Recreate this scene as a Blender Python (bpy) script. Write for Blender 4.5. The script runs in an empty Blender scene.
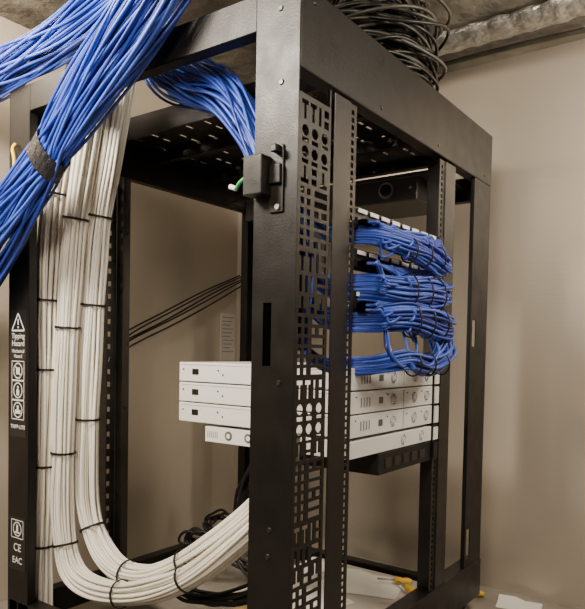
import bpy, math, random
from mathutils import Vector, Matrix
random.seed(7)
C=bpy.context.scene.collection
EYE=0.78

# ---------------- materials ----------------
def mat(name,col,rough=0.5,metal=0.0,var=0.0,scale=8.0,bump=0.0,bscale=60.0,spec=0.5,stretch=None,rvar=0.0):
    m=bpy.data.materials.new(name); m.use_nodes=True
    nt=m.node_tree; b=nt.nodes['Principled BSDF']
    b.inputs['Roughness'].default_value=rough
    b.inputs['Metallic'].default_value=metal
    b.inputs['Specular IOR Level'].default_value=spec
    tc=nt.nodes.new('ShaderNodeTexCoord')
    n=nt.nodes.new('ShaderNodeTexNoise'); n.inputs['Scale'].default_value=scale; n.inputs['Detail'].default_value=6
    nt.links.new(tc.outputs['Object'],n.inputs['Vector'])
    r=nt.nodes.new('ShaderNodeValToRGB')
    lo=[max(0,c*(1-var)) for c in col]; hi=[min(1,c*(1+var)) for c in col]
    r.color_ramp.elements[0].position=0.3; r.color_ramp.elements[1].position=0.7
    r.color_ramp.elements[0].color=(*lo,1); r.color_ramp.elements[1].color=(*hi,1)
    nt.links.new(n.outputs['Fac'],r.inputs['Fac']); nt.links.new(r.outputs['Color'],b.inputs['Base Color'])
    if rvar>0:
        n3=nt.nodes.new('ShaderNodeTexNoise'); n3.inputs['Scale'].default_value=22; n3.inputs['Detail'].default_value=8
        nt.links.new(tc.outputs['Object'],n3.inputs['Vector'])
        mr=nt.nodes.new('ShaderNodeMapRange'); mr.inputs['From Min'].default_value=0.3; mr.inputs['From Max'].default_value=0.7
        mr.inputs['To Min'].default_value=rough-rvar; mr.inputs['To Max'].default_value=rough+rvar
        nt.links.new(n3.outputs['Fac'],mr.inputs['Value']); nt.links.new(mr.outputs['Result'],b.inputs['Roughness'])
    if bump>0:
        n2=nt.nodes.new('ShaderNodeTexNoise'); n2.inputs['Scale'].default_value=bscale; n2.inputs['Detail'].default_value=4
        if stretch:
            mp=nt.nodes.new('ShaderNodeMapping'); mp.inputs['Scale'].default_value=stretch
            nt.links.new(tc.outputs['Object'],mp.inputs['Vector']); nt.links.new(mp.outputs['Vector'],n2.inputs['Vector'])
        else:
            nt.links.new(tc.outputs['Object'],n2.inputs['Vector'])
        bp=nt.nodes.new('ShaderNodeBump'); bp.inputs['Strength'].default_value=bump; bp.inputs['Distance'].default_value=0.01
        nt.links.new(n2.outputs['Fac'],bp.inputs['Height']); nt.links.new(bp.outputs['Normal'],b.inputs['Normal'])
    return m
M_BLK=mat('black_powder_coat',(0.0068,0.0058,0.0048),0.40,0,0.3,9,0.08,300,0.28,None,0.06)
M_RAIL=mat('rail_black',(0.012,0.010,0.0082),0.36,0,0.3,9,0.05,300,0.36,None,0.06)
M_RAILL=mat('rail_lighter_black',(0.028,0.024,0.020),0.34,0.1,0.3,12,0.05,300,0.6,None,0.08)  # lighter black than the other rails
M_BLKP=mat('black_plastic',(0.008,0.008,0.008),0.45,0,0.1,8,0,60,0.3)
M_SLOTSHADE=mat('painted_slot_shade',(0.001,0.001,0.001),0.95,0,0,8,0,60,0.0)  # near-black colour painting in the shade inside the post slot
M_BLUE=mat('blue_jacket',(0.026,0.060,0.36),0.38,0,0.2,14,0,60,0.42)
M_BLUE2=mat('blue_jacket_light',(0.050,0.105,0.48),0.38,0,0.2,14,0,60,0.42)
M_BLUE3=mat('blue_jacket_dark',(0.014,0.032,0.22),0.42,0,0.2,14,0,60,0.42)
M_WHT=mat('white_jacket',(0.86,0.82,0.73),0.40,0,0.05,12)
M_WHT2=mat('white_jacket_greyer',(0.76,0.72,0.63),0.42,0,0.05,12)  # slightly darker white, picked at random per cable
M_TIE=mat('tie_black',(0.010,0.0095,0.009),0.5,0,0.1,8,0,60,0.35)
M_STRAP=mat('strap_black',(0.008,0.009,0.011),0.26,0,0.3,50,0.5,90,0.5)
M_SW=mat('switch_white_paint',(0.68,0.67,0.64),0.40,0,0.04,6)
M_GRILL=mat('grille_grey',(0.10,0.10,0.095),0.45,0.2,0.05)
M_SEAM=mat('seam_grey',(0.25,0.245,0.23),0.5,0.2,0.05)
M_STEEL=mat('zinc_steel',(0.45,0.43,0.4),0.35,0.9,0.1,20)
M_SCREW=mat('dark_screw',(0.05,0.045,0.04),0.35,0.7,0.1)
M_WALL=mat('satin_wall_panel',(0.44,0.385,0.315),0.33,0.4,0.08,1.2,0.04,5,0.6,(1,1,30))
M_WALLN=mat('painted_wall',(0.43,0.37,0.285),0.5,0,0.12,1.6,0.05,90,0.4)
M_CEIL=mat('concrete_ceiling',(0.19,0.17,0.135),0.85,0,0.55,7,1.0,16)
M_FLOOR=mat('concrete_floor',(0.26,0.23,0.19),0.6,0,0.35,6,0.15,30)
M_WSTK=mat('sticker_white',(0.75,0.75,0.72),0.5)
M_SBLK=mat('sticker_black',(0.008,0.008,0.008),0.35)
M_YEL=mat('yellow_plastic',(0.75,0.45,0.03),0.45)
M_GRN=mat('green_jacket',(0.05,0.35,0.08),0.45)
M_PAPER=mat('paper',(0.75,0.73,0.68),0.7)
M_NOTE=mat('beige_notice_paper',(0.50,0.46,0.40),0.7,0,0.1)  # darker, duller tone than the loose paper sheets
M_INK=mat('ink_grey',(0.25,0.22,0.19),0.7)
M_WOOD=mat('cardboard',(0.40,0.28,0.13),0.7,0,0.3,10)
M_FOIL=mat('crinkled_foil',(0.40,0.385,0.35),0.36,0.65,0.3,30,0.6,45)
M_COIL=mat('coil_jacket',(0.011,0.010,0.008),0.4,0,0.3,20,0,60,0.4)
M_COIL2=mat('coil_jacket_grey',(0.05,0.045,0.035),0.42,0,0.3,20)

# ---------------- helpers ----------------
def link(o,parent=None):
    C.objects.link(o)
    if parent is not None: o.parent=parent
    return o
def mobj(name,verts,faces,m,parent=None,smooth=False):
    me=bpy.data.meshes.new(name); me.from_pydata([tuple(v) for v in verts],[],faces); me.update()
    me.materials.append(m)
    if smooth:
        me.polygons.foreach_set('use_smooth',[True]*len(me.polygons))
    return link(bpy.data.objects.new(name,me),parent)
def empty(name,loc,label,cat,group=None):
    o=bpy.data.objects.new(name,None); o.location=loc; o.empty_display_size=0.05
    C.objects.link(o); o['label']=label; o['category']=cat
    if group: o['group']=group
    bpy.context.view_layer.update()
    return o
def fixparent(root):
    for c in root.children:
        c.matrix_parent_inverse=Matrix.Translation(root.location).inverted()
def boxdata(a,b):
    x0,y0,z0=a; x1,y1,z1=b
    v=[(x0,y0,z0),(x1,y0,z0),(x1,y1,z0),(x0,y1,z0),(x0,y0,z1),(x1,y0,z1),(x1,y1,z1),(x0,y1,z1)]
    f=[(0,3,2,1),(4,5,6,7),(0,1,5,4),(1,2,6,5),(2,3,7,6),(3,0,4,7)]
    return v,f
def box(name,a,b,m,parent=None,bev=0.0015):
    v,f=boxdata(a,b)
    o=mobj(name,v,f,m,parent)
    if bev>0:
        md=o.modifiers.new('bevel','BEVEL'); md.width=bev; md.segments=2; md.limit_method='ANGLE'
    return o
def boxes(name,lst,m,parent=None,bev=0.001):
    V=[];F=[]
    for a,b in lst:
        v,f=boxdata(a,b); n=len(V); V+=v; F+=[tuple(i+n for i in q) for q in f]
    o=mobj(name,V,F,m,parent)
    if bev>0:
        md=o.modifiers.new('bevel','BEVEL'); md.width=bev; md.segments=2; md.limit_method='ANGLE'
    return o
def plate(name,org,du,dv,W,H,holes,m,parent=None,th=0.0022):
    """flat sheet with rectangular cut-outs; holes=(u0,v0,u1,v1)"""
    org=Vector(org);du=Vector(du);dv=Vector(dv)
    us=sorted(set([0.0,W]+[round(h[0],5) for h in holes]+[round(h[2],5) for h in holes]))
    vs=sorted(set([0.0,H]+[round(h[1],5) for h in holes]+[round(h[3],5) for h in holes]))
    us=[u for u in us if -1e-6<=u<=W+1e-6]; vs=[v for v in vs if -1e-6<=v<=H+1e-6]
    V=[];F=[];idx={}
    def vid(i,j):
        if (i,j) not in idx:
            idx[(i,j)]=len(V); V.append(org+du*us[i]+dv*vs[j])
        return idx[(i,j)]
    for j in range(len(vs)-1):
        cv=(vs[j]+vs[j+1])/2
        hh=[h for h in holes if h[1]<cv<h[3]]
        for i in range(len(us)-1):
            cu=(us[i]+us[i+1])/2
            if any(h[0]<cu<h[2] for h in hh): continue
            F.append((vid(i,j),vid(i+1,j),vid(i+1,j+1),vid(i,j+1)))
    o=mobj(name,V,F,m,parent)
    md=o.modifiers.new('thick','SOLIDIFY'); md.thickness=th; md.offset=-1
    return o
def catmull(pts,n):
    P=[Vector(p) for p in pts]; P=[P[0]*2-P[1]]+P+[P[-1]*2-P[-2]]
    seg=len(P)-3; out=[]
    for k in range(n):
        t=k/(n-1)*seg; i=min(int(t),seg-1); t-=i
        p0,p1,p2,p3=P[i:i+4]
        out.append(0.5*((2*p1)+(-p0+p2)*t+(2*p0-5*p1+4*p2-p3)*t*t+(-p0+3*p1-3*p2+p3)*t*t*t))
    return out
def frames(path):
    T=[]
    for i in range(len(path)):
        a=path[max(0,i-1)]; b=path[min(len(path)-1,i+1)]
        d=(b-a); T.append(d.normalized() if d.length>1e-9 else Vector((0,0,1)))
    up=Vector((1,0,0))
    if abs(T[0].dot(up))>0.9: up=Vector((0,1,0))
    N=[]; n=(up-T[0]*up.dot(T[0])).normalized()
    for t in T:
        n=(n-t*n.dot(t)).normalized(); N.append(n)
    return T,N
def tubedata(path,r,sides=6,closed=False):
    T,N=frames(path); V=[];F=[]
    rr=r if isinstance(r,(list,tuple)) else [r]*len(path)
    for i,p in enumerate(path):
        b=T[i].cross(N[i])
        for k in range(sides):
            a=2*math.pi*k/sides
            V.append(p+N[i]*math.cos(a)*rr[i]+b*math.sin(a)*rr[i])
    for i in range(len(path)-1):
        for k in range(sides):
            k2=(k+1)%sides
            F.append((i*sides+k,i*sides+k2,(i+1)*sides+k2,(i+1)*sides+k))
    F.append(tuple(reversed(range(sides)))); L=(len(path)-1)*sides
    F.append(tuple(L+k for k in range(sides)))
    return V,F
def tube(name,path,r,m,parent=None,sides=6):
    V,F=tubedata(path,r,sides)
    return mobj(name,V,F,m,parent,True)
def tube_flat(name,path,r,m,parent,sides):
    V,F=tubedata(path,r,sides)
    return mobj(name,V,F,m,parent,False)
def cyl(name,c,axis,r,h,m,parent=None,sides=20,r2=None):
    c=Vector(c);ax=Vector(axis).normalized()
    return tube_flat(name,[c,c+ax*h],[r,r if r2 is None else r2],m,parent,sides)
def bundle(name,label,pts,rads,n,cr,mats,ties=(),flat=1.0,steps=70,group=None,wander=0.25,tie_w=0.006,tie_m=None,category='cable bundle',tname='cable_tie',sides=6,pinch=0.86):
    root=empty(name,pts[0],label,category,group)
    path=catmull(pts,steps); T,N=frames(path)
    rp=catmull([(r,0,0) for r in rads],steps); R=[max(0.004,v.x) for v in rp]
    for t in ties:
        k=int(t*(steps-1))
        for j in range(max(0,k-3),min(steps,k+4)):
            R[j]*=pinch+(1-pinch)/4*abs(j-k)
    for i in range(n):
        q=math.sqrt((i+0.5)/n); a0=i*2.39996
        ph=random.uniform(0,6.28); ph2=random.uniform(0,6.28); fr=random.uniform(1.5,4)
        P=[]
        for j in range(steps):
            t=j/(steps-1); w=wander
            a=a0+w*1.5*math.sin(fr*t*3+ph); qq=q*(1+w*0.3*math.sin(fr*t*5+ph2))
            b=T[j].cross(N[j])
            P.append(path[j]+N[j]*(math.cos(a)*qq*R[j]*flat)+b*(math.sin(a)*qq*R[j]))
        tube('cable',P,cr,random.choice(mats),root,sides)
    for t in ties:
        k=int(t*(steps-1))
        V=[];F=[];S=24; c0=path[k]; tt=T[k]; nn=N[k]; b=tt.cross(nn)
        rr=R[k]+cr*1.3
        for e,(off,ex) in enumerate([(-tie_w/2,0),(-tie_w/2,0.0018),(tie_w/2,0.0018),(tie_w/2,0)]):
            for s in range(S):
                a=2*math.pi*s/S
                V.append(c0+tt*off+nn*math.cos(a)*(R[k]*flat+cr*1.3+ex)+b*math.sin(a)*(rr+ex))
        for e in range(4):
            e2=(e+1)%4
            for s in range(S):
                s2=(s+1)%S; F.append((e*S+s,e*S+s2,e2*S+s2,e2*S+s))
        mobj(tname,V,F,tie_m or M_TIE,root,False)
    fixparent(root)
    return root
def text(s,size,org,xd,yd,m,parent,name='lettering'):
    cu=bpy.data.curves.new('t','FONT'); cu.body=s; cu.size=size; cu.extrude=0.0002; cu.align_x='CENTER'; cu.offset=0.0001
    o=bpy.data.objects.new('t',cu); C.objects.link(o)
    dg=bpy.context.evaluated_depsgraph_get(); me=bpy.data.meshes.new_from_object(o.evaluated_get(dg))
    bpy.data.objects.remove(o)
    xd=Vector(xd);yd=Vector(yd);zd=xd.cross(yd)
    mx=Matrix((( xd.x,yd.x,zd.x,org[0]),(xd.y,yd.y,zd.y,org[1]),(xd.z,yd.z,zd.z,org[2]),(0,0,0,1)))
    me.transform(mx); me.materials.clear(); me.materials.append(m)
    n=bpy.data.objects.new(name,me); C.objects.link(n); n.parent=parent
    return n

# ---------------- room ----------------
def struct(name,a,b,m):
    o=box(name,a,b,m,None,0); o['kind']='structure'; return o
WX=1.20; WY=1.17; CZ=1.74
struct('floor',(-2.6,-2.6,-0.1),(WX+0.1,WY+0.1,0.0),M_FLOOR)
struct('ceiling',(-2.6,-2.6,CZ),(WX+0.1,WY+0.1,CZ+0.1),M_CEIL)
struct('wall_east',(WX,-2.5,0),(WX+0.1,WY,CZ),M_WALL)
struct('wall_north',(-2.5,WY,0),(WX,WY+0.1,CZ),M_WALLN)
struct('wall_west',(-2.6,-2.5,0),(-2.5,WY,CZ),M_WALLN)
struct('wall_south',(-2.5,-2.6,0),(WX,-2.5,CZ),M_WALLN)

# ---------------- rack ----------------
W=0.99; D=0.90; TOP=1.425
rack=empty('server_rack',(0.5,0.45,0),'tall black open-frame steel server rack with perforated posts','rack')
plate('post_face',(0,0.095,0.05),(0,-1,0),(0,0,1),0.0968,TOP-0.05,[(0.095-0.069,0.70,0.095-0.050,0.815)],M_BLK,rack,0.003)
boxes('post_flange',[((0.0031,0.0915,0.05),(0.03,0.0945,1.355)),((0.0031,0.0,0.05),(0.006,0.004,1.27))],M_BLK,rack)
box('slot_shade_backing',(0.0032,0.046,0.74),(0.008,0.074,0.875),M_SLOTSHADE,rack,0)  # black backing behind the cut-out, stands in for the shade inside
def perf(H):
    hs=[]
    z=H-0.010
    def slots(z0,z1,cols):
        for c0,c1 in cols: hs.append((c0,z0,c1,z1))
    def disc(cx,cz,rx,rz):
        n=7
        for i in range(n):
            f=-1+2*(i+0.5)/n; hw=rx*math.sqrt(max(0,1-f*f))
            hs.append((cx-hw,cz+f*rz-rz/n-0.0001,cx+hw,cz+f*rz+rz/n+0.0001))
    rows=[0]
    while z>0.10:
        k=rows[0]; rows[0]+=1
        for c in (0.020,0.046):
            hs.append((c-0.010,z-0.008,c+0.010,z)); hs.append((c-0.0035,z-0.034,c+0.0035,z-0.008))
        slots(z-0.034,z,[(0.064,0.072)]); slots(z-0.014,z,[(0.082,0.097)]); slots(z-0.034,z-0.020,[(0.082,0.097)])
        z-=0.042
        if k%2==0:
            for q in range(2):
                for cx in (0.022,0.052,0.084): disc(cx,z-0.011,0.0105,0.0095)
                slots(z-0.032,z-0.024,[(0.012,0.032),(0.042,0.062)]); slots(z-0.030,z-0.024,[(0.076,0.096)])
                z-=0.037
        else:
            slots(z-0.030,z,[(0.012,0.020),(0.030,0.038),(0.048,0.056)]); slots(z-0.012,z,[(0.068,0.096)]); slots(z-0.030,z-0.018,[(0.068,0.096)]); z-=0.038
        for c in (0.022,0.082):
            hs.append((c-0.012,z-0.030,c+0.012,z-0.022)); hs.append((c-0.0035,z-0.022,c+0.0035,z))
        slots(z-0.012,z,[(0.044,0.060)]); slots(z-0.030,z-0.018,[(0.044,0.060)]); z-=0.037
        for q in range(6):
            slots(z-0.012,z,[(0.010,0.021),(0.030,0.041)])
            if (q+k)%3==2: slots(z-0.012,z,[(0.054,0.068),(0.078,0.096)])
            else: slots(z-0.012,z,[(0.054,0.096)])
            z-=0.0185
        z-=0.004
    while z>0.03:
        slots(z-0.012,z,[(0.010,0.021),(0.030,0.041),(0.054,0.096)]); z-=0.0185
    return hs
plate('perforated_panel',(0.004,0.0,0.05),(1,0,0),(0,0,1),0.105,1.235-0.05,perf(1.235-0.05),M_RAIL,rack,0.0022)
box('perforated_panel_edge',(0.106,0.0,0.05),(0.109,0.008,1.27),M_BLK,rack)
# far right post
plate('post_face',(0.86,0.0,0.05),(1,0,0),(0,0,1),W-0.86,TOP-0.05,[(0.012,0.75,0.040,0.825),(0.012,0.135,0.040,0.220)],M_BLK,rack,0.003)
boxes('post_flange',[((0.86,0.003,0.05),(0.863,0.012,TOP-0.1)),((W-0.003,0.0,0.05),(W,0.025,TOP-0.1))],M_BLK,rack)
# left post
plate('post_face',(0,0.905,0.05),(0,-1,0),(0,0,1),0.09,TOP-0.05,[],M_BLK,rack,0.003)
boxes('post_flange',[((0,0.902,0.05),(0.06,0.905,TOP)),((0,0.815,0.05),(0.022,0.818,TOP-0.07))],M_BLK,rack)
# rear post
boxes('post_face',[((0.91,0.897,0.05),(W,0.90,TOP)),((W-0.003,0.80,0.05),(W,0.90,TOP)),((0.91,0.87,0.05),(0.913,0.90,TOP))],M_BLK,rack)
# mounting rails
def rail(x0,y,z0=0.14,z1=1.27,w=0.03):
    holes=[];z=0.012
    while z+0.0095<z1-z0:
        holes.append((0.010,z,0.0195,z+0.0095)); z+=0.01483
    plate('mounting_rail',(x0,y,z0),(1,0,0),(0,0,1),w,z1-z0,holes,M_RAIL,rack,0.002)
rail(0.180,0.004)
boxes('rail_channel',[((0.122,0.0,0.14),(0.180,0.003,1.27)),((0.178,0.003,0.14),(0.1805,0.035,1.27))],M_RAIL,rack)
rail(0.625,0.004)
boxes('rail_channel',[((0.655,0.0,0.14),(0.72,0.003,1.27)),((0.653,0.003,0.14),(0.6555,0.05,1.27)),((0.718,0.0,0.14),(0.72,0.05,1.27))],M_RAIL,rack)
holes=[];z=0.012
while z+0.014<1.13:
    holes.append((0.018,z,0.033,z+0.014)); z+=0.0365
plate('mounting_rail',(0.262,0.868,0.14),(1,0,0),(0,0,1),0.050,1.13,holes,M_RAILL,rack,0.003)
boxes('rail_channel',[((0.314,0.84,0.14),(0.318,0.871,1.27)),((0.318,0.84,0.14),(0.340,0.843,1.27)),((0.258,0.84,0.14),(0.262,0.871,1.27))],M_RAILL,rack)
# beams
box('crossbeam',(0.0036,-0.002,1.275),(W,0.03,TOP),M_BLK,rack,0.003)
boxes('crossbeam',[((0.0,0.0955,1.358),(0.003,0.8145,TOP)),((0.0036,0.031,1.418),(0.035,D,TOP)),((0.0,0.0955,1.358),(0.03,0.8145,1.361))],M_BLK,rack,0.001)
boxes('crossbeam',[((0.004,0.87,1.28),(W,0.90,TOP))],M_BLK,rack,0.002)
boxes('crossbeam',[((W-0.03,0.03,1.235),(W,0.87,1.305)),((W-0.03,0.03,1.36),(W,0.87,TOP))],M_BLK,rack,0.002)
hs=[]
for i in range(15):
    for j in range(12):
        u=0.03+i*0.045; v=0.04+j*0.068
        if (i+j)%3!=2: hs.append((u,v,u+0.026,v+0.010))
plate('top_panel',(0.22,0.03,1.385),(1,0,0),(0,1,0),W-0.25,0.84,hs,M_RAIL,rack,0.002)
boxes('top_brace',[((0.45,0.03,1.345),(0.475,0.87,1.38)),((0.70,0.03,1.345),(0.725,0.87,1.38)),((0.22,0.03,1.33),(0.23,0.87,1.385))],M_RAIL,rack)
# base
for a,b in [((0.0036,-0.004,0.05),(W,0.045,0.160)),((0,0.86,0.05),(W,0.9,0.12)),((0,0.096,0.05),(0.04,0.86,0.12)),((W-0.04,0.04,0.03),(W,0.86,0.075))]:
    box('base_rail',a,b,M_BLK,rack,0.003)
for x,y in [(0.05,0.05),(0.95,0.05),(0.05,0.85),(0.95,0.85)]:
    cyl('levelling_foot',(x,y,0),(0,0,1),0.022,0.012,M_BLKP,rack)
    cyl('foot_stem',(x,y,0.012),(0,0,1),0.008,0.045,M_STEEL,rack)
for y,z in [(0.04,1.385),(0.036,1.255),(0.03,0.72),(0.045,0.45),(0.048,0.40)]:
    cyl('screw',(0.0005,y,z),(-1,0,0),0.006,0.003,M_SCREW,rack,16,0.004)
for x in (0.045,0.30,0.60,0.93):
    cyl('screw',(x,-0.001,1.40 if x<0.1 else 1.295),(0,-1,0),0.005,0.003,M_SCREW,rack,16,0.0035)
# latch
boxes('latch',[((-0.004,0.026,1.025),(0.0,0.056,1.145)),((-0.034,0.052,1.055),(-0.003,0.094,1.125)),((-0.012,0.028,1.075),(-0.003,0.052,1.11)),((-0.022,0.03,1.128),(-0.003,0.042,1.142))],M_RAIL,rack,0.003)
for z in (1.035,1.137):
    cyl('screw',(-0.004,0.037,z),(-1,0,0),0.005,0.003,M_STEEL,rack)
# stickers on left post
XD=(0,-1,0);YD=(0,0,1);SX=-0.0008
def sticker(z0,z1):
    return box('warning_sticker',(SX,0.825,z0),(0.0,0.897,z1),M_SBLK,rack,0)
s1=sticker(0.545,0.868)
yc=0.861
def ring(c,r,w,m,par,seg=28):
    V=[];F=[]
    for k in range(seg):
        a=2*math.pi*k/seg
        for rr in (r,r-w): V.append((SX-0.0003,c[0]-rr*math.sin(a),c[1]+rr*math.cos(a)))
    for k in range(seg):
        k2=(k+1)%seg; F.append((2*k,2*k+1,2*k2+1,2*k2))
    return mobj('symbol',V,F,m,par)
def stroke(p,q,w,m,par):
    p=Vector((SX-0.0003,*p));q=Vector((SX-0.0003,*q)); d=(q-p).normalized(); n=Vector((0,-d.z,d.y))*w/2
    return mobj('symbol',[p-n,p+n,q+n,q-n],[(0,1,2,3)],m,par)
def frame(z0,z1,hw,par):
    for p,q in [((yc-hw,z0),(yc+hw,z0)),((yc+hw,z0),(yc+hw,z1)),((yc+hw,z1),(yc-hw,z1)),((yc-hw,z1),(yc-hw,z0))]: stroke(p,q,0.0020,M_WSTK,par)
T3=[(yc,0.860),(yc+0.028,0.816),(yc-0.028,0.816)]
for i in range(3): stroke(T3[i],T3[(i+1)%3],0.0038,M_WSTK,s1)
stroke((yc,0.845),(yc,0.831),0.0045,M_WSTK,s1); stroke((yc,0.827),(yc,0.822),0.0045,M_WSTK,s1)
text('Tipping',0.0195,(SX,yc,0.796),XD,YD,M_WSTK,s1)
text('Hazard',0.0195,(SX,yc,0.777),XD,YD,M_WSTK,s1)
text('Mechanical',0.0125,(SX,yc,0.760),XD,YD,M_WSTK,s1)
text('Hazard',0.0125,(SX,yc,0.747),XD,YD,M_WSTK,s1)
for zc in (0.714,0.664,0.614):
    ring((yc,zc),0.0205,0.0032,M_WSTK,s1); frame(zc-0.0240,zc+0.0240,0.027,s1)
stroke((yc+0.014,0.728),(yc-0.014,0.700),0.0035,M_WSTK,s1)
box('symbol',(SX-0.0006,yc-0.008,0.705),(SX,yc+0.008,0.722),M_WSTK,s1,0)
box('symbol',(SX-0.0006,yc-0.006,0.651),(SX,yc+0.006,0.666),M_WSTK,s1,0)
box('symbol',(SX-0.0006,yc-0.003,0.668),(SX,yc+0.003,0.675),M_WSTK,s1,0)
box('symbol',(SX-0.0006,yc-0.012,0.604),(SX,yc+0.012,0.614),M_WSTK,s1,0)
box('symbol',(SX-0.0006,yc-0.004,0.615),(SX,yc+0.004,0.625),M_WSTK,s1,0)
text('TRIPP-LITE',0.0140,(SX,yc,0.566),XD,YD,M_WSTK,s1)
s2=sticker(0.20,0.338)
ring((yc,0.307),0.019,0.003,M_WSTK,s2); frame(0.284,0.330,0.026,s2)
box('symbol',(SX-0.0006,yc-0.004,0.299),(SX,yc+0.004,0.318),M_WSTK,s2,0)
box('symbol',(SX-0.0006,yc-0.011,0.296),(SX,yc+0.011,0.300),M_WSTK,s2,0)
text('CE',0.028,(SX,yc,0.250),XD,YD,M_WSTK,s2)
text('EAC',0.024,(SX,yc,0.218),XD,YD,M_WSTK,s2)
fixparent(rack)

s=empty('fan_unit',(0.9,0.4,1.2),'black rack-top unit with a round knob under the frame','rack unit')
M_UNIT=mat('unit_dark_metal',(0.026,0.023,0.020),0.33,0,0.15,8,0.04,200,0.6)
box('body',(0.74,0.12,1.205),(0.955,0.74,1.275),M_UNIT,s,0.003)
box('mounting_lip',(0.735,0.06,1.270),(0.958,0.80,1.280),M_UNIT,s,0.001)
cyl('knob',(0.737,0.215,1.240),(-1,0,0),0.018,0.012,M_BLKP,s,24,0.014)
cyl('knob_ring',(0.740,0.215,1.240),(-1,0,0),0.023,0.004,M_STEEL,s,24)
for y in (0.14,0.33,0.66): cyl('screw',(0.740,y,1.24),(-1,0,0),0.004,0.002,M_STEEL,s,12)
fixparent(s)

# ---------------- switches ----------------
def fan(c,r,par):
    V=[];F=[]
    x,y,z=c
    cyl('fan_opening',(x,y+0.0002,z),(0,-1,0),r,0.0008,M_GRILL,par,24)
    for rr in (r*0.95,r*0.62,r*0.3):
        pts=[Vector((x+rr*math.cos(a),y-0.0008,z+rr*math.sin(a))) for a in [2*math.pi*k/20 for k in range(21)]]
        v,f=tubedata(pts,0.0008,4); n=len(V); V+=v; F+=[tuple(i+n for i in q) for q in f]
    for a in (0.785,2.356):
        d=Vector((math.cos(a),0,math.sin(a)))*r*0.95; o=Vector((x,y-0.0008,z))
        v,f=tubedata([o-d,o+d],0.0007,4); n=len(V); V+=v; F+=[tuple(i+n for i in q) for q in f]
    mobj('fan_grille',V,F,M_SW,par)
swx0,swx1=0.2125,0.620
def ears(s,z0,z1,m):
    box('mounting_ear',(0.621,-0.0015,z0),(0.645,0.0015,z1),m,s,0)
for k in range(3):
    z1=0.745-k*0.0495; z0=z1-0.0465
    s=empty('network_switch',(swx0,0.0,z0),'off-white rack-mount network switch with round fan grilles','network switch','stacked white switches')
    box('body',(swx0,0.006,z0),(swx1,0.50,z1),M_SW,s,0.0015)
    ears(s,z0+0.002,z1-0.002,M_SW)
    zc=(z0+z1)/2
    for x in (0.405,0.515,0.585): fan((x,0.0055,zc),0.0135,s)
    box('socket',(0.335,0.0045,zc-0.006),(0.352,0.0065,zc+0.008),M_GRILL,s,0)
    box('seam',(0.455,0.0053,z0+0.003),(0.457,0.0061,z1-0.003),M_SEAM,s,0)
    box('seam',(swx0-0.0004,0.02,z1-0.006),(swx0+0.0005,0.49,z1-0.005),M_SEAM,s,0)
    for x in (0.235,0.375,0.475,0.555): cyl('screw',(x,0.006,zc+0.012),(0,-1,0),0.0018,0.0012,M_SCREW,s,10)
    for i in range(4): box('vent_slot',(0.255+i*0.012,0.005,zc-0.010),(0.259+i*0.012,0.0065,zc+0.010),M_SEAM,s,0)
    box('port',(swx0-0.001,0.434,zc-0.006),(swx0+0.001,0.455,zc+0.008),M_BLKP,s,0)
    for y in (0.485,0.37,0.355,0.26):
        cyl('screw',(swx0,y,zc+(0.006 if y!=0.355 else -0.004)),(-1,0,0),0.0022,0.0012,M_SCREW,s,10)
    fixparent(s)
s=empty('rack_device',(swx0,0.0,0.55),'short pale grey rack device with two side fans','network device')
box('body',(swx0,0.006,0.556),(swx1,0.41,0.5925),M_SW,s,0.0015)
for y in (0.275,0.335):
    cyl('fan_opening',(swx0,y,0.575),(-1,0,0),0.011,0.0008,M_GRILL,s,20)
    cyl('fan_hub',(swx0-0.0006,y,0.575),(-1,0,0),0.006,0.0008,M_SW,s,14)
for i in range(6): box('vent_slot',(swx0-0.0006,0.370+i*0.006,0.566),(swx0,0.3715+i*0.006,0.582),M_GRILL,s,0)
for x in (0.46,0.56): fan((x,0.0055,0.575),0.0125,s)
ears(s,0.558,0.590,M_SW)
fixparent(s)
s=empty('power_unit',(0.3,0.0,0.50),'black rack-mount power unit beneath the pale device','power unit')
box('body',(0.34,0.006,0.505),(swx1,0.34,0.554),M_BLKP,s,0.002)
ears(s,0.508,0.550,M_BLKP)
for i in range(5): box('socket',(0.37+i*0.045,0.004,0.518),(0.400+i*0.045,0.0062,0.540),M_SCREW,s,0.001)
fixparent(s)

# ---------------- patch panels ----------------
PZ=[1.030,0.945,0.860]
for k,z0 in enumerate(PZ):
    p=empty('patch_bay',(0.21,0,z0),'black 24-port patch unit with pale label strip','patch bay','patch bays with blue cables')
    plate('body',(0.212,0.006,z0),(1,0,0),(0,0,1),0.412,0.044,[],M_BLKP,p,0.003)
    box('mounting_ear',(0.621,-0.0015,z0),(0.647,0.0015,z0+0.044),M_BLKP,p,0)
    for i in range(24):
        x=0.225+i*0.0163+ (i//6)*0.003
        box('port',(x-0.0065,0.001,z0+0.008),(x+0.0065,0.0055,z0+0.022),M_SCREW,p,0)
    for i in range(8):
        box('label_strip',(0.222+i*0.050,0.0010,z0+0.033),(0.256+i*0.050,0.0035,z0+0.041),M_WSTK,p,0)
    fixparent(p)

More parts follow.
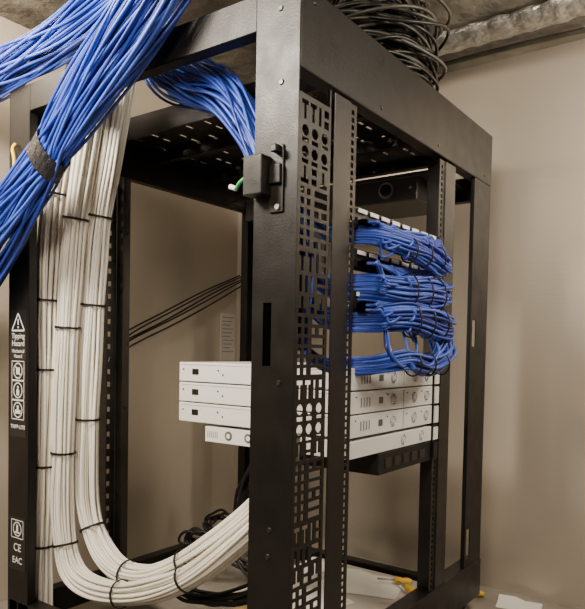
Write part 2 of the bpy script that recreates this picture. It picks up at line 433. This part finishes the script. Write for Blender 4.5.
# ---------------- patch cords ----------------
def patchbundle(zb,zp,n,label,sag=0.0,spread=0.011,vv=-0.04,startz=None,slope=0.0,dep=0.016):
    root=empty('patch_cable_bundle',(0.23,0.05,zb),label,'cable bundle','blue patch cable bundles')
    for i in range(n):
        q=math.sqrt((i+0.5)/n); a=i*2.39996
        ou=math.cos(a)*q*spread*1.5; ov=math.sin(a)*q*dep
        g=lambda s:random.uniform(-s,s)
        pi=(i*11)%24; xp=0.225+pi*0.0163+(pi//6)*0.003
        xr=min(0.570,max(xp+0.03,0.49+0.08*random.random())) if i%4 else min(0.57,xp+0.04)
        if xp>xr-0.01: xp=0.225+17*0.0163
        sz=(startz if startz is not None else zb)
        yv=vv-0.010+ov
        P=[(0.14,0.075+g(0.008),sz+0.03+g(0.01)),(0.20,0.055+g(0.008),sz+ou*0.7),(0.25,vv*0.3+ov*0.5,sz+ou*0.9),(0.32,yv,zb+ou-sag*0.5+slope+g(0.004))]
        mid=(0.32+xr)/2
        P.append((mid,yv-0.004,zb+ou*1.1-sag+g(0.008)))
        P+= [(xr-0.015,yv,zb+ou*1.1-slope+g(0.006)),(xr+0.010,vv*0.75+ov*0.5,(zb+zp)/2+ou*0.6+g(0.006)),(xr-0.01,vv*0.7,zp+ou*0.35+g(0.006))]
        if xr-xp>0.08: P.append(((xr+xp)/2,vv*0.70,zp-0.006+ou*0.4+g(0.007)))
        P+= [(xp+0.012,-0.028,zp),(xp,0.0,zp)]
        tube('cable',catmull(P,50),0.0033,random.choice([M_BLUE,M_BLUE2,M_BLUE,M_BLUE3]),root,6)
        box('plug',(xp-0.005,-0.016,zp-0.005),(xp+0.005,0.001,zp+0.005),M_BLUE3,root,0)
    for t in (0.345,0.42,0.495):
        P=[Vector((t+0.004*math.sin(a),vv-0.013+(dep+0.007)*math.sin(a),zb-sag*0.85+(spread*1.6+0.003)*math.cos(a))) for a in [2*math.pi*k/20 for k in range(21)]]
        tube('cable_tie',P,0.0018,M_TIE,root,5)
    fixparent(root)
patchbundle(0.998,PZ[0]+0.012,50,'blue patch cables tied along the upper patch unit',spread=0.015,startz=1.02,slope=0.010)
patchbundle(0.912,PZ[1]+0.014,66,'blue patch cables tied along the middle patch unit',spread=0.021,slope=-0.006,dep=0.02)
patchbundle(0.848,PZ[2]+0.014,66,'blue patch cables tied along the lower patch unit',spread=0.021,vv=-0.048,slope=0.008,dep=0.02)
patchbundle(0.780,PZ[2]+0.004,38,'blue patch cables drooping below the lower patch unit',sag=0.030,spread=0.014,vv=-0.055,startz=0.750)

# ---------------- large blue bundles ----------------
B=[M_BLUE,M_BLUE2,M_BLUE,M_BLUE3]
bundle('blue_cable_bundle','strapped fan of blue network cables draped over the rack',
  [(0.03,0.15,1.73),(-0.02,0.24,1.60),(-0.05,0.326,1.464),(-0.06,0.47,1.345),(-0.06,0.60,1.245),(-0.06,0.648,1.205),(-0.06,0.72,1.15),(-0.06,0.83,1.065),(-0.06,0.98,0.95),(-0.07,1.06,0.85)],
  [0.09,0.09,0.085,0.076,0.064,0.060,0.068,0.088,0.10,0.09],98,0.0036,B,ties=(0.553,),flat=0.5,steps=90,wander=0.3,tie_w=0.05,tie_m=M_STRAP,tname='strap',pinch=0.95)
bundle('blue_cable_bundle','blue network cables sagging across above the rack frame',
  [(0.06,0.28,1.73),(0.04,0.42,1.63),(0.02,0.55,1.56),(0.01,0.72,1.51),(0.0,0.88,1.485),(0.0,1.0,1.47),(0.0,1.11,1.46)],
  [0.05,0.05,0.055,0.06,0.06,0.06,0.06],55,0.0036,B,flat=0.55,steps=60,wander=0.25)
bundle('blue_cable_bundle','blue network cables dropping into the perforated post channel',
  [(0.12,0.66,1.72),(0.12,0.55,1.56),(0.12,0.46,1.43),(0.115,0.36,1.365),(0.10,0.25,1.30),(0.085,0.165,1.20),(0.068,0.10,1.09),(0.058,0.036,0.98),(0.058,0.034,0.85),(0.060,0.036,0.78)],
  [0.062,0.062,0.062,0.056,0.043,0.035,0.032,0.029,0.029,0.024],70,0.0034,B,flat=0.95,steps=70,wander=0.4)

# ---------------- white bundles ----------------
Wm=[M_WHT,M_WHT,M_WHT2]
bundle('white_cable_bundle','straight hanging bundle of white network cables with black ties',
  [(0.06,0.54,1.73),(0.06,0.64,1.58),(0.065,0.71,1.46),(0.07,0.77,1.32),(0.07,0.825,1.12),(0.07,0.846,0.90),(0.07,0.850,0.70),(0.07,0.857,0.45),(0.07,0.862,0.22),(0.07,0.862,0.03)],
  [0.028]*10,38,0.0040,Wm,ties=(0.42,0.56,0.66,0.78,0.88),steps=80,group='white cable bundles',pinch=0.9,wander=0.15)
bundle('white_cable_bundle','bundle of white network cables curving along the rack base',
  [(0.05,0.48,1.73),(0.07,0.58,1.58),(0.09,0.665,1.46),(0.10,0.72,1.31),(0.10,0.770,1.09),(0.10,0.797,0.83),(0.10,0.812,0.52),(0.10,0.810,0.30),(0.10,0.755,0.18),(0.11,0.60,0.168),(0.11,0.39,0.245),(0.10,0.21,0.375),(0.07,0.075,0.50),(0.065,0.05,0.62)],
  [0.030,0.030,0.029,0.029,0.029,0.029,0.029,0.029,0.030,0.031,0.030,0.026,0.02,0.018],40,0.0040,Wm,ties=(0.31,0.39,0.47,0.56,0.70,0.78),steps=110,group='white cable bundles',pinch=0.9,wander=0.15)
bundle('white_cable_bundle','bundle of white network cables sweeping to the perforated post',
  [(0.10,0.46,1.73),(0.12,0.56,1.58),(0.15,0.65,1.43),(0.16,0.705,1.27),(0.16,0.752,1.08),(0.16,0.778,0.83),(0.16,0.793,0.575),(0.16,0.785,0.34),(0.16,0.69,0.215),(0.16,0.54,0.210),(0.15,0.37,0.300),(0.14,0.20,0.430),(0.09,0.10,0.53),(0.085,0.07,0.68)],
  [0.030,0.030,0.030,0.031,0.031,0.031,0.031,0.031,0.032,0.032,0.030,0.025,0.018,0.014],45,0.0040,Wm,ties=(0.30,0.37,0.46,0.56,0.66,0.76),steps=110,group='white cable bundles',pinch=0.9,wander=0.15)

# ---------------- coil on top ----------------
root=empty('cable_coil',(0.55,0.14,1.43),'loose coil of dark cable resting on top of the rack','cable coil')
for i in range(64):
    r=random.uniform(0.10,0.172); zc=1.445+random.random()**1.1*0.20; tx=random.gauss(0,0.12); ty=random.gauss(0,0.11); ox=random.gauss(0,0.014); oy=random.gauss(0,0.012); sq=random.uniform(0.7,1); w1=random.uniform(0.004,0.012); w2=random.uniform(0,6)
    P=[]
    for k in range(49):
        a=2*math.pi*k/48
        zz=zc+r*math.sin(a)*ty+r*math.cos(a)*tx+w1*math.sin(3*a+w2)
        rr=r*(1+0.05*math.sin(2*a+w2))
        P.append(Vector((0.530+ox+rr*math.cos(a),0.145+oy+rr*sq*math.sin(a),max(1.435,zz))))
    tube('cable_loop',P,0.0042,random.choice([M_COIL,M_COIL,M_COIL2]),root,6)
fixparent(root)

# ---------------- rear details ----------------
bundle('black_cable_bundle','thin fanned black cables stretched from the rear rail to the wall',
  [(0.30,0.88,0.72),(0.40,0.97,0.76),(0.52,1.06,0.805),(0.75,1.09,0.895),(1.0,1.11,1.0),(1.19,1.12,1.08)],
  [0.016,0.022,0.032,0.036,0.036,0.030],5,0.0032,[M_TIE],flat=0.9,steps=40,wander=0.1)
bundle('black_cable_bundle','black power cables hanging in loose loops below the switches',
  [(0.62,0.52,0.54),(0.60,0.57,0.42),(0.60,0.64,0.30),(0.60,0.72,0.18),(0.60,0.80,0.12),(0.60,0.86,0.14),(0.60,0.82,0.19),(0.60,0.74,0.17),(0.60,0.66,0.12),(0.60,0.55,0.10)],
  [0.014,0.020,0.028,0.030,0.028,0.028,0.028,0.028,0.028,0.025],5,0.0048,[M_TIE],steps=90,wander=1.2)
bundle('black_cable_bundle','black power cables curling beside the rear post',
  [(0.80,0.62,0.52),(0.80,0.66,0.42),(0.80,0.72,0.26),(0.80,0.80,0.16),(0.80,0.90,0.13),(0.80,0.95,0.15),(0.80,0.88,0.19),(0.80,0.78,0.14),(0.80,0.66,0.11)],
  [0.015,0.02,0.030,0.032,0.030,0.030,0.03,0.03,0.03],4,0.0048,[M_TIE],steps=70,wander=1.3)
bundle('black_cable_bundle','black sleeved cable lying along the rack base',
  [(0.30,0.84,0.135),(0.28,0.70,0.14),(0.26,0.56,0.15),(0.24,0.42,0.16),(0.24,0.30,0.20),(0.20,0.16,0.30)],
  [0.018]*6,8,0.005,[M_TIE],steps=40,wander=0.5)
ps=empty('wall_notice',(1.15,WY,0.73),'dull beige printed sheet taped on the wall','paper')
box('sheet',(1.10,WY-0.002,0.73),(1.19,WY,0.93),M_NOTE,ps,0)
for i in range(10): box('printed_line',(1.11,WY-0.0028,0.91-i*0.016),(1.18-0.01*(i%3),WY-0.002,0.914-i*0.016),M_INK,ps,0)
fixparent(ps)
g=empty('ground_wire',(0.02,0.13,1.11),'green grounding wire with a bare terminal at the post','wire')
tube('wire',catmull([(0.035,0.10,1.12),(0.03,0.125,1.115),(0.025,0.15,1.10),(0.03,0.165,1.09)],20),0.0035,M_GRN,g,8)
tube('terminal',catmull([(0.03,0.165,1.09),(0.03,0.172,1.093),(0.03,0.18,1.096)],6),0.005,M_PAPER,g,8)
fixparent(g)
g=empty('ground_wire',(-0.02,0.88,1.25),'yellow grounding wire hanging by the rack post','wire')
tube('wire',catmull([(-0.004,0.872,1.285),(-0.014,0.868,1.27),(-0.016,0.858,1.245),(-0.014,0.862,1.215),(-0.012,0.880,1.19)],24),0.0042,M_YEL,g,8)
tube('terminal',catmull([(-0.012,0.880,1.19),(-0.010,0.888,1.18),(-0.008,0.893,1.17)],6),0.004,M_STEEL,g,8)
fixparent(g)

# ---------------- ceiling services ----------------
e=empty('foil_duct',(0.97,0.2,CZ),'dull silver foil duct fixed under the ceiling','duct')
V=[];F=[];S=24;NN=130
for i in range(NN):
    y=-1.0+2.1*i/(NN-1)
    for k in range(S):
        a=2*math.pi*k/S; r=0.040+0.005*random.random()+0.003*math.sin(i*1.3)
        V.append((0.95+0.02*math.sin(y*3)+r*1.3*math.cos(a),y,1.718+0.003*math.sin(y*9)+r*0.5*math.sin(a)))
for i in range(NN-1):
    for k in range(S):
        F.append((i*S+k,i*S+(k+1)%S,(i+1)*S+(k+1)%S,(i+1)*S+k))
mobj('duct_sleeve',V,F,M_FOIL,e,False)
fixparent(e)
e=empty('ceiling_cable',(1.12,0,CZ),'grey cable clipped beneath the rough ceiling','cable')
tube('cable_run',catmull([(1.10,-1.2,1.725),(1.13,-0.5,1.728),(1.10,0.0,1.725),(1.12,0.5,1.73),(1.1,1.1,1.73)],40),0.008,M_COIL2,e,8)
fixparent(e)
# ---------------- floor items ----------------
def screwdriver(x,y,ang,lab,z=0.015,k=1.0):
    e=empty('screwdriver',(x,y,0),lab,'tool')
    d=Vector((math.cos(ang),math.sin(ang),0)); o=Vector((x,y,z))
    pr=[q*k for q in (0.008,0.014,0.015,0.012,0.015,0.014,0.008)]
    tube('handle',[o+d*0.013*k*i for i in range(7)],pr,M_YEL,e,12)
    tube('shaft',[o+d*0.078*k,o+d*0.15*k],0.003,M_STEEL,e,8)
    fixparent(e)
def sheet(x,y,a,w,h,m,name='paper_sheet',lab='loose white paper sheet lying inside the rack base',curl=0.012,z=0.0015):
    e=empty(name,(x,y,0),lab,'paper','loose papers on the floor')
    V=[];F=[]
    for i in range(6):
        for j in range(6):
            px=(i/5-0.5)*w; py=(j/5-0.5)*h
            V.append((x+px*math.cos(a)-py*math.sin(a),y+px*math.sin(a)+py*math.cos(a),z+(curl*(i/5)**3 if j>2 else 0.001*(i%2))))
    for i in range(5):
        for j in range(5): F.append((i*6+j,(i+1)*6+j,(i+1)*6+j+1,i*6+j+1))
    mobj('sheet',V,F,m,e,True); fixparent(e)
e=empty('carton',(0.72,0.30,0),'low flat cardboard carton lying inside the rack base','box')
box('carton_body',(0.50,0.10,0.0),(0.93,0.56,0.060),M_WOOD,e,0.002)
box('carton_lid',(0.495,0.095,0.050),(0.935,0.565,0.064),M_NOTE,e,0.002)
fixparent(e)
sheet(0.80,0.30,0.3,0.18,0.24,M_PAPER,z=0.066)
sheet(0.82,0.50,-0.1,0.13,0.10,M_PAPER,z=0.066)
sheet(0.60,0.34,1.2,0.15,0.18,M_PAPER,z=0.066)
screwdriver(0.88,0.17,2.0,'yellow-handled screwdriver lying on a flat carton',0.080,0.7)
screwdriver(0.80,0.12,1.0,'yellow-handled screwdriver lying near the rack base rail',0.080,0.7)
screwdriver(1.10,0.02,1.9,'yellow-handled screwdriver lying beside the rack base',0.011,0.7)
sheet(1.10,-0.09,0.2,0.09,0.13,M_PAPER,lab='loose white paper sheet lying by the wall',curl=0.01)
sheet(1.09,0.52,0.1,0.10,0.16,M_PAPER,lab='loose white paper sheet lying by the wall')

# ---------------- lights ----------------
def area(name,loc,tgt,size,e,col):
    l=bpy.data.lights.new(name,'AREA'); l.energy=e; l.size=size; l.color=col
    o=bpy.data.objects.new(name,l); o.location=loc
    o.rotation_euler=(Vector(tgt)-Vector(loc)).to_track_quat('-Z','Y').to_euler(); C.objects.link(o)
area('ceiling_lamp_a',(0.35,-0.85,1.68),(0.9,-0.1,0.9),0.35,15,(1,0.88,0.72))
area('wall_wash_fill',(0.72,-0.78,1.50),(1.2,-0.10,1.15),0.20,10,(1,0.89,0.74))  # added wall wash, brightens the east wall towards the right
area('wall_sheen_fill',(-0.70,0.55,1.66),(0.6,0.30,1.0),0.32,46,(1,0.89,0.75))  # added light, placed so its reflection gives the east wall its sheen
area('cable_fill',(-1.5,-0.5,1.66),(0.1,0.4,0.6),0.5,38,(1,0.89,0.75))  # added fill from behind the camera, to light the cables
area('north_wall_fill',(-0.25,1.03,1.66),(0.7,1.08,0.5),0.25,9,(1,0.87,0.70))  # added fill off to the left, grazing the north wall
w=bpy.data.worlds.new('world'); bpy.context.scene.world=w; w.use_nodes=True
w.node_tree.nodes['Background'].inputs['Color'].default_value=(0.9,0.85,0.8,1); w.node_tree.nodes['Background'].inputs['Strength'].default_value=0.2

# ---------------- camera ----------------
F=650.0; pitch=math.radians(2.0); roll=math.radians(1.1)
th=math.atan2(0.585,0.811)
fw=Vector((math.cos(th)*math.cos(pitch),math.sin(th)*math.cos(pitch),-math.sin(pitch)))
rt=Vector((math.sin(th),-math.cos(th),0)); up=rt.cross(fw)
r2=rt*math.cos(roll)+up*math.sin(roll); u2=up*math.cos(roll)-rt*math.sin(roll)
cam=bpy.data.cameras.new('camera'); co=bpy.data.objects.new('camera',cam); C.objects.link(co)
mx=Matrix((r2,u2,-fw)).transposed().to_4x4(); mx.translation=Vector((-0.933,-0.673,EYE)); co.matrix_world=mx
cam.sensor_width=36; cam.sensor_fit='AUTO'; cam.lens=F/609*36
cam.shift_y=(350+F*math.tan(pitch)-304.5)/609
cam.clip_start=0.01
bpy.context.scene.camera=co
